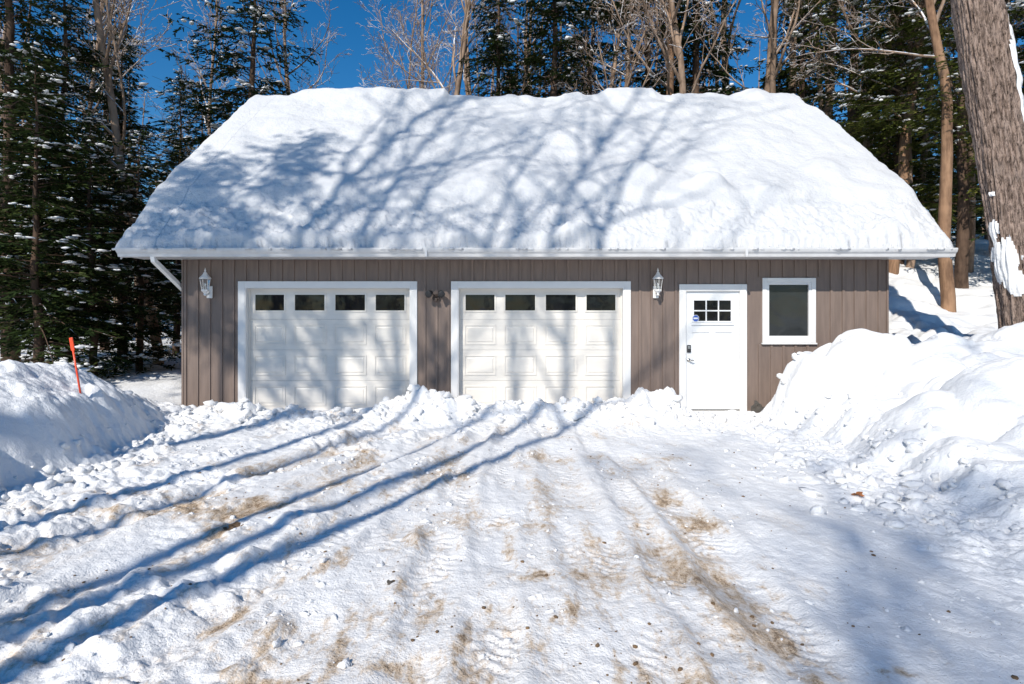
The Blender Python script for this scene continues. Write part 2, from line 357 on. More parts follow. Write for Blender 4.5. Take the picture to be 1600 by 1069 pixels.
for xa,xbb in ((EX0-.02,EX0-.002),(EX1+.002,EX1+.02)):
    for s_ in (0,1):
        rk=MB(); ya=EY if s_==0 else 2*RY-EY; ym=RY
        rk.add([(xa,ya,2.52),(xbb,ya,2.52),(xbb,ym,RZ-.14),(xa,ym,RZ-.14),(xa,ya,2.72),(xbb,ya,2.72),(xbb,ym,RZ+.06),(xa,ym,RZ+.06)],[(0,3,2,1),(4,5,6,7),(0,1,5,4),(1,2,6,5),(2,3,7,6),(3,0,4,7)])
        rk.build('rake_board',M['gutter'],g)
prof=[(EY+.03,2.55),(EY-.06,2.555),(EY-.075,2.60),(EY-.105,2.63),(EY-.12,2.665),(EY-.12,2.69),(EY-.108,2.69),(EY-.105,2.67),(EY+.028,2.66)]
gm=MB(); n=len(prof); gm.add([(EX0-.02,a,b) for a,b in prof]+[(EX1+.02,a,b) for a,b in prof],[tuple(range(n)),tuple(range(n,2*n))[::-1]]+[(i,i+n,(i+1)%n+n,(i+1)%n) for i in range(n)])
gut=gm.build('gutter',M['gutter'],g)
for px in (668,1160): 
    x=(px-CX)/97.; MB().box(x-.02,x+.02,EY-.125,EY-.055,2.548,2.694).build('gutter_joint',M['gutter'],gut,.002)
ds=MB(); ds.tube([(-5.72,9.06,2.56),(-5.72,9.07,2.50),(-5.66,9.80,2.06),(-5.655,9.98,1.9),(-5.655,9.99,.1)],[.048]*5,4,ref=(1,0,.001)); ds.build('downspout',M['white'],g,.004)
def garage_door(a,b,label):
    zt=2.10; yd=FY+.11
    fr=MB(); fr.ring(a-.11,b+.11,-.3,zt+.10,.11,FY-.030,FY+.0,0)
    fo=fr.build('door_frame',M['white'],g,.004)
    jb=MB(); jb.ring(a,b,-.3,zt,.018,FY-.024,yd+.05,0); jb.build('jamb',M['white'],fo)
    sm=MB(); sm.ring(a+.019,b-.019,-.3,zt-.019,.022,yd-.028,yd-.003,0); sm.build('weather_strip',M['doorwhite'],fo,.004)
    d=MB(); x0,x1=a+.02,b-.02; hs=.525; zs=[-.02+hs*i for i in range(5)]; zs[4]=zt-.02
    cw=(x1-x0)/4
    for i in range(4):
        d.box(x0,x1,yd,yd+.04,zs[i]+.0015,zs[i+1]-.0015)
        if i<3:
            for c in range(4):
                xa=x0+c*cw+.07+(.015 if c==0 else 0); xb_=x0+(c+1)*cw-.07-(.015 if c==3 else 0); za=zs[i]+.09; zb=zs[i+1]-.09
                d.ring(xa,xb_,za,zb,.020,yd-.011,yd+.001); 
                d.add([(xa+.042,yd+.0,za+.042),(xb_-.042,yd,za+.042),(xb_-.042,yd,zb-.042),(xa+.042,yd,zb-.042),(xa+.060,yd-.009,za+.060),(xb_-.060,yd-.009,za+.060),(xb_-.060,yd-.009,zb-.060),(xa+.060,yd-.009,zb-.060)],[(4,5,6,7),(0,1,5,4),(1,2,6,5),(2,3,7,6),(3,0,4,7)])
    do=d.build('garage_door',M['doorwhite'],g,.001); do['label']=label
    for c in range(4):
        xa=x0+c*cw+.065+(.015 if c==0 else 0); xb_=x0+(c+1)*cw-.065-(.015 if c==3 else 0); za=zs[3]+.125; zb=zs[4]-.075
        MB().ring(xa,xb_,za,zb,.028,yd-.014,yd+.001).build('window_frame',M['doorwhite'],do,.003)
        MB().box(xa+.026,xb_-.026,yd-.004,yd+.0015,za+.026,zb-.026).build('window_pane',M['glass'],do)
    MB().box(x0,x1,yd-.004,yd+.03,-.06,-.021).build('bottom_seal',M['rubber'],do)
garage_door(ops[0][0],ops[0][1],'overhead door nearer the downspout'); garage_door(ops[1][0],ops[1][1],'overhead door nearer the entry door')
a,b,_,zt=ops[2]; yd=FY+.035
fr=MB(); fr.ring(a-.10,b+.10,-.3,zt+.10,.10,FY-.030,FY,0); fo=fr.build('door_frame',M['white'],g,.004)
MB().ring(a,b,-.3,zt,.016,FY-.022,yd+.06,0).build('jamb',M['white'],fo)
d=MB(); x0,x1=a+.018,b-.018; z0=.03; z1=zt-.018; W_=x1-x0
d.box(x0,x1,yd,yd+.045,z0,z1)
st=.115
d.box(x0,x0+st,yd-.015,yd+.001,z0,z1); d.box(x1-st,x1,yd-.015,yd+.001,z0,z1)
wz0,wz1=z1-.13-.40,z1-.13
d.box(x0+st,x1-st,yd-.015,yd+.001,wz1,z1); d.box(x0+st,x1-st,yd-.015,yd+.001,wz0-.17,wz0)
d.box(x0+st,x1-st,yd-.015,yd+.001,z0,z0+.24)
xm=(x0+x1)/2; d.box(xm-.055,xm+.055,yd-.015,yd+.001,z0+.24,wz0-.17)
do=d.build('entry_door',M['entrywhite'],g,.0015)
MB().box(x0+st-.02,x1-st+.02,yd-.037,yd-.014,wz0-.045,wz0-.015).build('door_ledge',M['entrywhite'],do,.003)
wf=MB(); wf.ring(x0+st,x1-st,wz0,wz1,.026,yd-.026,yd-.0145)
wx0,wx1=x0+st+.026,x1-st-.026
for i in (1,2):
    xx=wx0+(wx1-wx0)*i/3; wf.box(xx-.011,xx+.011,yd-.023,yd-.0145,wz0+.026,wz1-.026)
zm=(wz0+wz1)/2; wf.box(wx0,wx1,yd-.022,yd-.0143,zm-.011,zm+.011)
wf.build('window_frame',M['entrywhite'],do,.002)
MB().box(wx0-.004,wx1+.004,yd-.0135,yd-.002,wz0+.02,wz1-.02).build('window_pane',M['glass'],do)
hx=x0+.055
MB().box(hx-.034,hx+.034,yd-.039,yd-.015,.99,1.12).build('keypad_lock',M['black'],do,.008)
MB().box(hx-.022,hx+.022,yd-.042,yd-.038,1.055,1.105).build('keypad',M['steel'],do,.003)
hd=MB(); hd.tube([(hx,yd-.015,.86),(hx,yd-.024,.86)],[.033,.03],20); hd.tube([(hx,yd-.024,.86),(hx,yd-.059,.86),(hx+.01,yd-.066,.86),(hx+.07,yd-.064,.858)],[.011,.011,.011,.009],10)
hd.build('door_handle',M['steel'],do,smooth=True)
sx_=x0+st+.055; szc=wz0+.07
def octa(r,y): return [(sx_+r*cos(pi/8+i*pi/4),y,szc+r*sin(pi/8+i*pi/4)*1.05) for i in range(8)]
s1=MB(); s1.add(octa(.060,yd-.0275),[tuple(range(8))]); s1.build('sticker',M['white'],do)
s2=MB(); s2.add(octa(.054,yd-.0282),[tuple(range(8))]); s2.build('sticker_face',M['blue'],do)
s3=MB(); s3.add([(sx_-.038,yd-.029,szc-.012),(sx_+.038,yd-.029,szc-.012),(sx_+.038,yd-.029,szc+.014),(sx_-.038,yd-.029,szc+.014)],[(0,1,2,3)]); s3.build('sticker_mark',M['white'],do)
MB().box(a+.016,b-.016,FY-.02,yd+.05,-.02,.026).build('threshold',M['steel'],do,.003)
a,b,z0,z1=ops[3]
wf=MB(); wf.ring(a-.07,b+.07,z0-.07,z1+.07,.07,FY-.034,FY); wo=wf.build('window',M['white'],g,.004)
MB().ring(a,b,z0,z1,.045,FY-.020,FY+.06).build('window_frame',M['white'],wo,.003)
MB().box(a+.04,b-.04,FY+.015,FY+.03,z0+.04,z1-.04).build('window_pane',M['glass2'],wo)
MB().box(a-.085,b+.085,FY-.05,FY-.002,z0-.098,z0-.072).build('window_sill',M['white'],wo,.003)
# ------------------------------------------------------------ lanterns
def lantern(px,label):
    x=fx(px); z=2.03; t=empty('wall_lantern',(x,FY-.019,z)); t.scale=(.88,.88,.9); tag(t,label,'wall lamp','coach lanterns on the garage front')
    MB().box(-.055,.055,-.025,0,-.13,.10).build('wall_plate',M['white'],t,.01)
    c=(0,-.17,0)
    MB().tube([(0,-.025,-.03),(0,-.10,-.075),(0,-.17,-.06),(0,-.17,.0)],[.016,.014,.016,.022],10).build('arm',M['white'],t,smooth=True)
    b_=MB(); b_.lathe([(.012,-.09),(.03,-.075),(.022,-.05),(.045,-.02),(.068,0),(.072,.018),(.06,.028)],c,6)
    for j in range(6):
        tt=2*pi*(j+.5)/6; r0,r1=.058,.088
        b_.tube([(c[0]+r0*cos(tt),c[1]+r0*sin(tt),.02),(c[0]+r1*cos(tt),c[1]+r1*sin(tt),.225)],.005,4)
    b_.build('lantern_body',M['white'],t,.002)
    MB().lathe([(.053,.028),(.082,.222)],c,6).build('glass_shade',M['lampglass'],t)
    MB().lathe([(.011,.03),(.011,.09),(.017,.11),(.015,.135),(.004,.15)],c,12).build('bulb',M['white'],t,smooth=True)
    MB().lathe([(.105,.222),(.108,.235),(.085,.262),(.05,.30),(.034,.325),(.038,.335),(.018,.348),(.012,.365),(.018,.38),(.010,.40),(.003,.43)],c,6).build('lantern_cap',M['white'],t,.002)
lantern(329,'white coach lantern near the garage corner by the downspout')
lantern(1024,'white coach lantern beside the entry door')
t=empty('security_light',(fx(682),FY-.019,2.0)); tag(t,'small dark twin head floodlight mounted between the two overhead doors','floodlight')
MB().lathe([(.062,0),(.062,.02),(.05,.03)],(0,0,0),16).build('base_plate',M['brown'],t); t.children[0].rotation_euler=(pi/2,0,0); t.children[0].location=(0,0,-.08)
for s_ in (-1,1):
    MB().tube([(0,-.03,-.07),(s_*.04,-.06,-.03),(s_*.07,-.07,0)],.010,8).build('lamp_arm',M['brown'],t)
    MB().tube([(s_*.065,-.05,.01),(s_*.085,-.10,.005),(s_*.11,-.17,-.03),(s_*.113,-.178,-.033)],[.025,.042,.060,.055],14).build('lamp_head',M['black'],t,smooth=True)
MB().box(-.03,.03,-.10,-.03,-.15,-.09).build('motion_sensor',M['brown'],t,.012)
# ------------------------------------------------------------ roof snow
sx0,sx1=-6.36,7.14
xs2=np.concatenate([np.arange(sx0,sx0+.7,.02),np.arange(sx0+.7,sx1-.7,.024),np.arange(sx1-.7,sx1+.001,.02)])
ys2=np.concatenate([np.arange(8.93,9.20,.008),np.arange(9.20,10.0,.014),np.arange(10,14.6,.032),np.arange(14.6,18.9,.12)])
X2,Y2=np.meshgrid(xs2,ys2)
zr=2.71+sl*(RY-EY)-sl*np.sqrt((Y2-RY)**2+.03)+.05
front=EY-.10+.05*pn(X2/.5,X2*0,3)+.04*pn(X2/.12,X2*0,4)
lx=sx0+.05+.04*pn(Y2/.5,Y2*0,7)+.02*pn(Y2/.15,Y2*0,8); rx=sx1-.06-.05*pn(Y2/.6,Y2*0+5,9)-.03*pn(Y2/.15,Y2*0,10)-.16*S((Y2-12.9)/.2)*S((15-Y2)/1)
dF=Y2-front; dL=X2-lx; dR=rx-X2; dB=18.7-Y2
rnd_=lambda d,w: np.sqrt(np.clip(1-(1-np.clip(d/w,0,1))**2,0,1))
shelf=9.62+.22*pn(X2/1.5,X2*0,12)+.10*pn(X2/.35,X2*0,13)
th=.15+.12*S((Y2-9.1)/.5)+.14*S((Y2-shelf)/.26)
big=.13*fbm(X2,Y2,2.2,3,20)+.075*fbm(X2+Y2*.3,Y2,.85,3,22)+.14*(billow(X2+.3*pn(X2,Y2,2),Y2*1.1,1.6,2,23)-.25)+.035*fbm(X2-Y2*.4,Y2*1.3,.4,3,24)
wxr=X2+.16*pn(X2/.25,Y2/.25,33); wyr=Y2+.12*pn(X2/.25,Y2/.25,34)
low=S((shelf+.15-Y2)/.35)*S((Y2-9.0)/.15)
patch=S((fbm(X2,Y2*.5,.9,3,36)+.1)/.3)
crumb=low*(.10*(billow(X2+Y2*.2,Y2*1.3,.24,4,25)-.22)+.065*fbm(X2,Y2,.10,4,26,.6)+(.05+.06*S(X2/2))*patch*lumps(wxr,wyr*1.2,.36,15,.5))+.010*fbm(X2,Y2,.2,3,27)
mid=S((11.4-Y2)/1.2)*S((fbm(X2,Y2,1.5,2,35)-.08)/.3)
crumb=crumb+mid*.09*lumps(wxr,wyr,.75,17,.5)
edgeflat=S(dL/1.2)*S(dR/1.2)
th=th+big*(.4+.6*S((Y2-9.2)/.6))*(.35+.65*edgeflat)+crumb
def atroof(px,py):
    k_=(HY-py)/F; c0=2.71-sl*EY+.45-CZ; Yv=-c0/(sl-k_); return (px-CX)/F*Yv,Yv
for px,py,sx_2,sy_2,a_ in ((1110,292,.30,.22,.20),(1000,272,.28,.2,.16),(900,345,.34,.16,.18),(1060,362,.42,.10,.16),(740,362,.38,.12,.15),(1290,265,.35,.3,.12),(480,350,.6,.2,.09),(620,230,.7,.4,.07),(1180,215,.8,.5,.08),(1215,350,.3,.15,.12),(1400,345,.25,.2,.10),(340,345,.4,.15,.06)):
    X_,Y_=atroof(px,py); th=th+a_*np.exp(-(((X2-X_)/sx_2)**2+((Y2-Y_)/sy_2)**2)**1.8)
th=th+np.exp(-((Y2-13.80)/.40)**2)*(.06+.13*(billow(X2,X2*0,1.1,3,28)-.10)+.07*np.sign(pn(X2/1.3,X2*0,29))*S(np.abs(pn(X2/1.3,X2*0,29))/.08))
ed=rnd_(dF,.12)*rnd_(dL,.14)*rnd_(dR,.14)*rnd_(dB,.3)
Z2=zr+np.clip(th,.05,2)*ed-.05*(1-ed)
keep=(dF>-.02)&(dL>-.02)&(dR>-.02)
Z2=np.where((Y2<EY)&(dF<.04),np.minimum(Z2,2.70),Z2)
V2=np.stack([X2,Y2,np.maximum(Z2,np.where(Y2<EY+.03,2.685,0))],-1).reshape(-1,3); nr,nc=X2.shape
i2=(np.arange(nr-1)[:,None]*nc+np.arange(nc-1)[None,:]); Q2=np.stack([i2,i2+1,i2+nc+1,i2+nc],-1).reshape(-1,4)
km=keep.ravel()[Q2].all(1); me=npmesh('roof_snow',V2,Q2[km],True)
o=link('roof_snow',me,M['roofsnow']); sm_=o.modifiers.new('s','SOLIDIFY'); sm_.thickness=.03; sm_.offset=-1
tag(o,'thick lumpy blanket of snow lying on the garage roof','snow')
# ------------------------------------------------------------ blobs (clods)
bm=bmesh.new(); bmesh.ops.create_icosphere(bm,subdivisions=2,radius=1); IV=np.array([v.co[:] for v in bm.verts]); IF=np.array([[v.index for v in f.verts] for f in bm.faces]); bm.free()
bm=bmesh.new(); bmesh.ops.create_icosphere(bm,subdivisions=1,radius=1); IV1=np.array([v.co[:] for v in bm.verts]); IF1=np.array([[v.index for v in f.verts] for f in bm.faces]); bm.free()
rs=np.random.RandomState(5)
def blobs(centers,sizes,flat=.7,amp=.28,lo=False,aniso=.35):
    iv,jf=(IV1,IF1) if lo else (IV,IF); vv=[];ff=[]
    for i,(c,s) in enumerate(zip(centers,sizes)):
        a=rs.rand()*6.3; sc=np.array([1+rs.uniform(-aniso,aniso),1+rs.uniform(-aniso,aniso),flat*(1+rs.uniform(-.3,.3))])
        q=iv*(1+amp*(rs.rand(len(iv),1)-.5)*2*.6+amp*1.3*pn(iv[:,0:1]*1.3+i,iv[:,1:2]*1.3+iv[:,2:3],i%7))*sc*s
        q=np.stack([q[:,0]*cos(a)-q[:,1]*sin(a),q[:,0]*sin(a)+q[:,1]*cos(a),q[:,2]],1)+np.array(c)
        ff.append(jf+len(iv)*i); vv.append(q)
    return np.concatenate(vv),np.concatenate(ff)
def scat(n,fxy,smin,smax,p=2.5):
    xy=np.array([fxy() for _ in range(n)]); hh=H(xy[:,0],xy[:,1]); s=smin+(smax-smin)*rs.rand(n)**p
    return np.c_[xy,hh+s*.05],s
def clump(x0,x1,y0,y1,seed):
    while True:
        x=rs.uniform(x0,x1); y=rs.uniform(y0,y1)
        if rs.rand()<float(S((fbm(np.array([x]),np.array([y]),.7,2,seed)+.0)/.4)[0]): return x,y
A=[scat(420,lambda:(rs.uniform(-5.2,3.4),9.0+rs.normal()*.30-.15),.015,.10,3),
   scat(480,lambda:(lambda y:(float(toeR(np.array([y]))[0])-.05+rs.normal()*.5,y))(rs.uniform(4.2,9)),.010,.07,3),
   scat(180,lambda:(lambda y:(float(toeL(np.array([y]))[0])+.1+rs.normal()*.2,y))(rs.uniform(4.5,9)),.015,.07,3),
   scat(800,lambda:clump(-4.2,.3,2.6,8.8,101),.004,.028,4),
   scat(380,lambda:clump(0,3.3,2.4,8.8,103),.004,.018,4)]
c=np.concatenate([a_[0] for a_ in A]); s=np.concatenate([a_[1] for a_ in A]); k_=c[:,1]<9.6; c=c[k_]; s=s[k_]
v,f=blobs(c,s,.75,.42,aniso=.45); o=link('snow_crumbs',npmesh('snow_crumbs',v,f,True),M['snow']); tag(o,'loose crumbs and lumps of snow strewn over the driveway','snow crumbs',kind='stuff')
xy=[]
while len(xy)<1200:
    x=rs.uniform(-3.8,3.0); y=2.3+6*rs.rand()**1.7
    if rs.rand()<.05+.95*float(fbm(np.array([x]),np.array([y]),.6,2,77)[0]>.12): xy.append((x,y))
xy=np.array(xy); s=.002+.012*rs.rand(len(xy))**5
v,f=blobs(np.c_[xy,H(xy[:,0],xy[:,1])+s*.2],s,.6,lo=True); o=link('dirt_crumbs',npmesh('dirt_crumbs',v,f,True),M['soil']); tag(o,'scattered crumbs of brown dirt and bark on the snow','dirt',kind='stuff')
def gpt(px,py):
    Y_=F*CZ/(py-HY)
    for _ in range(12): X_=(px-CX)/F*Y_; Y_=.5*Y_+.5*F*(CZ-h1(X_,Y_))/(py-HY)
    return (px-CX)/F*Y_,Y_,h1((px-CX)/F*Y_,Y_)
x,y,z=gpt(366,826); v,f=blobs([(0,0,.012),(.06,.02,.008),(-.07,-.01,.006)],[.045,.03,.022],.6,.5); o=link('dirt_clod',npmesh('dirt_clod',v,f),M['soil']); o.location=(x,y,z); tag(o,'lumpy brown dirt clod on the snow, left of the middle of the driveway','dirt clod')
x,y,z=gpt(608,912); v,f=blobs([(0,0,.008),(.02,.01,.006)],[.016,.011],.6,.5); o=link('dirt_clod',npmesh('dirt_clod',v,f),M['rock']); o.location=(x,y,z); tag(o,'small dark pebble like clod in the churned snow below the left overhead door','dirt clod')
v,f=blobs([(0,0,.0),(.09,.02,-.06)],[.10,.08],.8,.5); o=link('rock',npmesh('rock',v,f),M['rock']); o.location=(4.07,9.42,h1(4.07,9.42)+.12); tag(o,'dark rock poking from the snow at the foot of the entry door','rock')
x,y,z=gpt(1340,776); lf=MB()
pts=[]
for i in range(14):
    a_=2*pi*i/14; rr=.05*(1 if i%2 else .6); pts.append((rr*cos(a_)*1.3,rr*sin(a_)*.8,.012+.018*sin(a_*2)))
lf.add(pts+[(0,0,.002)],[(i,(i+1)%14,14) for i in range(14)]); o=lf.build('dead_leaf',M['leaf']); o.location=(x,y,z+.01); tag(o,'curled reddish brown leaf lying on the snow at the right','leaf')
x,y=-5.20,6.85; z=h1(x,y); t=empty('marker_stake',(x,y,z)); t.rotation_euler=(0,-.17,0)
MB().tube([(0,0,-.2),(0,0,.64)],[.011,.011],10).build('rod',M['red'],t,smooth=True)
MB().box(-.022,.022,-.008,.008,.53,.69).build('reflector',M['red'],t,.006)
tag(t,'orange red marker stake leaning in the left snow bank','marker stake')
# ------------------------------------------------------------ trees
class TB:
    def __init__(s): s.V=[]; s.Fq=[]; s.n=0
    def tube(s,P,R,k):
        P=np.asarray(P); n=len(P); T=np.gradient(P,axis=0); T/=np.linalg.norm(T,axis=1,keepdims=True)+1e-9
        ref=np.array([0,0,1.]) if abs(T[0,2])<.8 else np.array([0,1.,0])
        A_=np.cross(T,ref); A_/=np.linalg.norm(A_,axis=1,keepdims=True)+1e-9; B_=np.cross(A_,T)
        t=2*pi*np.arange(k)/k
        V=P[:,None,:]+R[:,None,None]*(A_[:,None,:]*np.cos(t)[None,:,None]+B_[:,None,:]*np.sin(t)[None,:,None])
        i=np.arange(n-1)[:,None]*k; j=np.arange(k)[None,:]; j2=(j+1)%k
        s.Fq.append(np.stack([i+j,i+j2,i+k+j2,i+k+j],-1).reshape(-1,4)+s.n); s.V.append(V.reshape(-1,3)); s.n+=n*k
    def mesh(s,name): return npmesh(name,np.concatenate(s.V),np.concatenate(s.Fq),True)
def bare_tree(seed,height,r0,lean=(0,0),nb=16,first=.35,spread=1.,dense=1.,wob=.05,crook=.12,blen=.30,minr=.0035,maxlev=4,thick=1.):
    R_=np.random.RandomState(seed); tr=TB(); cr=TB()
    def grow(p,d,L,r,lev):
        n=[22,9,6,4,3][lev]; P=[p]; dd=d.copy()
        for i in range(n):
            dd=dd+R_.normal(size=3)*[wob,crook,.16,.2,.2][lev]+(np.array([0,0,[0,.06,.05,.03,0][lev]]) if lev else (d-dd)*.3); dd/=np.linalg.norm(dd); P.append(P[-1]+dd*L/n)
        P=np.array(P); t=np.linspace(0,1,n+1); Rr=r*(1-t*[.82,.8,.8,.75,.6][lev]); 
        (tr if lev==0 else cr).tube(P,np.maximum(Rr,minr),[12,7,5,4,3][lev])
        if lev>=maxlev: return
        cnt=[nb,int(7*dense),int(5*dense),int(4*dense)][lev]
        if lev==3 and L<.3: return
        for c_ in range(cnt):
            s0=first if lev==0 else .2; tt=s0+(1-s0)*(c_+R_.rand())/cnt; tt=min(tt,.98); k_=tt*n; i=int(k_); q=P[i]+(P[min(i+1,n)]-P[i])*(k_-i)
            ax=P[min(i+1,n)]-P[i]; ax/=np.linalg.norm(ax)+1e-9
            rv=R_.normal(size=3); rv-=ax*rv.dot(ax); rv/=np.linalg.norm(rv)+1e-9
            an=R_.uniform(.45,1.05)*spread; nd_=ax*cos(an)+rv*sin(an)
            LL=[height*blen,L*.55,L*.55,L*.5][lev]*(1.05-.65*tt)*R_.uniform(.6,1.25)
            grow(q,nd_,LL,max(Rr[i]*min(.92,R_.uniform(.35,.55)*thick),.004),lev+1)
    d0=np.array([lean[0],lean[1],1.]); d0/=np.linalg.norm(d0)
    grow(np.array([0,0,-.4]),d0,height+.4,r0,0)
    return tr.mesh('trunk'),cr.mesh('crown')
def conifer(seed,height,r0,cb=.1,maxl=2.6,step=.16,droop=.35,dens=1.,power=.8,tuft=.115,tw=.034,snown=60,ragged=.35):
    R_=np.random.RandomState(seed); tr=TB(); TV=[]; SCN=[];SSZ=[]
    n=16; P=np.c_[np.cumsum(R_.normal(size=n+1)*.03),np.cumsum(R_.normal(size=n+1)*.03),np.linspace(-.4,height,n+1)]
    tr.tube(P,r0*(1-np.linspace(0,.96,n+1)),9); br=TB()
    h=cb*height
    while h<height-.05:
        u=(h-cb*height)/(height*(1-cb)); az=R_.rand()*2*pi
        L=maxl*(1-u)**power*R_.uniform(1-ragged,1.12)*(.75+.25*min(1,u*6))*(1+.28*pn(np.array([az*.8]),np.array([h*.55]),seed)[0])+.12
        el=R_.uniform(-.15,.30)+.35*u; m=max(4,int(L/.25)); t=np.linspace(0,1,m+1)
        bx=cos(az);by=sin(az); pts=np.stack([bx*t*L*cos(el),by*t*L*cos(el),t*L*sin(el)-droop*L*t**2*R_.uniform(.5,1.4)+.06*L*t**4],1)
        pts[:,0]+=np.interp(h,P[:,2],P[:,0]); pts[:,1]+=np.interp(h,P[:,2],P[:,1]); pts[:,2]+=h
        br.tube(pts,np.maximum(.012*L**.6*(1.05-t),.004),4)
        nt_=int(L/.085*dens)+3; tt=R_.uniform(.12,1,nt_); bp=np.stack([np.interp(tt,t,pts[:,i]) for i in range(3)],1)
        side=np.where(R_.rand(nt_)<.5,-1,1); tl=np.clip(.42*L*(1.08-tt)*R_.uniform(.5,1.2,nt_),.08,.75)
        ang=az+side*R_.uniform(.6,1.15,nt_); td=np.stack([np.cos(ang),np.sin(ang),R_.uniform(-.45,.08,nt_)],1)
        cnt=np.maximum(2,(tl/.042).astype(int)); idx=np.repeat(np.arange(nt_),cnt); kk=np.concatenate([np.arange(c_)/c_ for c_ in cnt])+R_.rand(len(idx))*.1
        q=bp[idx]+td[idx]*(tl[idx]*kk)[:,None]; q[:,2]-=.30*tl[idx]*kk**2
        m_=len(idx); sd=np.where(R_.rand(m_)<.5,-1,1); a2=ang[idx]+sd*R_.uniform(.1,1.0,m_)
        dd=np.stack([np.cos(a2),np.sin(a2),R_.uniform(-.6,.15,m_)],1); wv=np.stack([-np.sin(a2),np.cos(a2),R_.normal(size=m_)*.6],1)
        l_=tuft*R_.uniform(.6,1.3,m_)[:,None]; w_=tw*R_.uniform(.7,1.2,m_)[:,None]
        TV.append(np.stack([q-wv*w_*.6,q+wv*w_*.6,q+dd*l_+wv*w_*.25,q+dd*l_*.95-wv*w_*.25],1).reshape(-1,3))
        if R_.rand()<snown/(height*(1-cb)/step):
            for _ in range(R_.randint(1,4)):
                k_=R_.uniform(.3,1); p_=np.array([np.interp(k_,t,pts[:,i]) for i in range(3)])
                for __ in range(R_.randint(1,5)):
                    SCN.append(p_+R_.normal(size=3)*[.10,.10,.015]+[0,0,.03]); SSZ.append(R_.uniform(.03,.10)*min(1,.5+L/3))
        h+=step*R_.uniform(.3,1.3)*(1-.55*u)
    TV=np.concatenate(TV); nq=len(TV)//4
    bv=np.concatenate(br.V); bf=np.concatenate(br.Fq)
    me=npmesh('crown',np.concatenate([TV,bv]),np.concatenate([np.arange(nq*4).reshape(-1,4),bf+len(TV)]))
    mi=np.zeros(nq+len(bf),np.int32); mi[nq:]=1
    sv=None
    if SCN: v,f=blobs(SCN,SSZ,.38,.5,lo=True,aniso=.6); sv=npmesh('branch_snow',v,f,True)
    return tr.mesh('trunk'),me,mi,sv,nq
CON=[]
for a_ in (dict(seed=1,height=15,r0=.20,cb=.06,maxl=3.2,step=.105,droop=.30,ragged=.45,power=.7),
           dict(seed=2,height=15,r0=.17,cb=.10,maxl=2.5,step=.10,droop=.45,power=.65,ragged=.5,snown=45),
           dict(seed=3,height=15,r0=.19,cb=.16,maxl=3.5,step=.15,droop=.12,ragged=.65,dens=.8,power=.55,snown=80),
           dict(seed=4,height=8,r0=.10,cb=.03,maxl=2.2,step=.085,droop=.42,snown=35,ragged=.5),
           dict(seed=5,height=15,r0=.10,cb=.66,maxl=2.4,step=.08,droop=.15,snown=10,ragged=.6,dens=.8,power=.5)):
    tm,cm,mi,sv,nq=conifer(**a_); CON.append((tm,cm,mi,sv,a_['height']))
for tm,cm,mi,sv,h in CON:
    tm.materials.append(M['barkc']); cm.materials.append(M['fol']); cm.materials.append(M['barkc']); cm.polygons.foreach_set('material_index',mi); sv.materials.append(M['snow'])
CONY=[]
for tm,cm,mi,sv,h in CON:
    c2=cm.copy(); c2.materials[0]=M['foly']; CONY.append((tm,c2,mi,sv,h))
def put_con(k,px,Y_,hgt,label,rz=0,yel=False,wide=1.1,X_=None,z_=None,name='conifer_tree'):
    tm,cm,mi,sv,h0=(CONY if yel else CON)[k]; X_=(px-CX)/F*Y_ if X_ is None else X_
    t=empty(name,(X_,Y_,h1(X_,Y_) if z_ is None else z_),rz); s_=hgt/h0; t.scale=(s_*wide,s_*wide,s_)
    tag(t,label,'evergreen tree')
    for nm,mm in (('trunk',tm),('crown',cm),('branch_snow',sv)):
        q=link(nm,mm,None,t)
        if nm=='branch_snow': q['kind']='stuff'
    return t
BARE=[]
for a_ in (dict(seed=11,height=16,r0=.13,nb=22,first=.30,spread=.9),
           dict(seed=12,height=16,r0=.17,nb=18,first=.42,spread=1.0,wob=.04),
           dict(seed=13,height=15,r0=.10,nb=24,first=.25,spread=.8,lean=(.08,0)),
           dict(seed=14,height=16,r0=.17,nb=16,first=.40,spread=.75,wob=.06,blen=.36,dense=1.0)):
    tm,cm=bare_tree(**a_,minr=.006); BARE.append((tm,cm,a_['height']))
for tm,cm,h in BARE: tm.materials.append(M['bark']); cm.materials.append(M['bark'])
RT={}
def put_bare(k,px,Y_,hgt,label,rz=0,tilt=(0,0),red=False,X_=None,thick=1.):
    tm,cm,h0=BARE[k]; X_=(px-CX)/F*Y_ if X_ is None else X_
    t=empty('bare_tree',(X_,Y_,h1(X_,Y_))); t.rotation_euler=(tilt[0],tilt[1],rz); s_=hgt/h0; t.scale=(s_*thick,s_*thick,s_)
    tag(t,label,'bare tree')
    if red:
        if k not in RT: RT[k]=tm.copy(); RT[k].materials[0]=M['barkred']
        tm=RT[k]
    link('trunk',tm,None,t); link('crown',cm,None,t); return t
c_=put_con
c_(0,15,12.5,12.5,'tall dark evergreen at the far left edge behind the snow bank',.3,wide=1.1)
c_(1,105,14,10.5,'dark evergreen second from the left edge, directly behind the orange stake',1.1,wide=1.25)
c_(0,190,15.5,9.2,'shorter evergreen rising between the stake and the garage',2.0,wide=1.1)
c_(2,395,19.5,14.5,'open layered evergreen rising behind the left end of the roof',.9,wide=1.3)
c_(1,275,18,9.0,'slim evergreen just behind the left gable corner',2.9)
c_(3,60,10.6,6.4,'low bushy evergreen behind the left snow bank at the frame edge',.5,name='young_conifer',wide=1.2)
c_(3,150,11.8,5.4,'low bushy evergreen behind the orange stake',1.5,name='young_conifer',wide=1.2)
c_(3,222,13.2,5.6,'low bushy evergreen closest to the left garage wall',2.4,name='young_conifer',wide=1.2)
c_(0,-60,15,12,'broad evergreen cut off by the left edge of the photo',1.9)
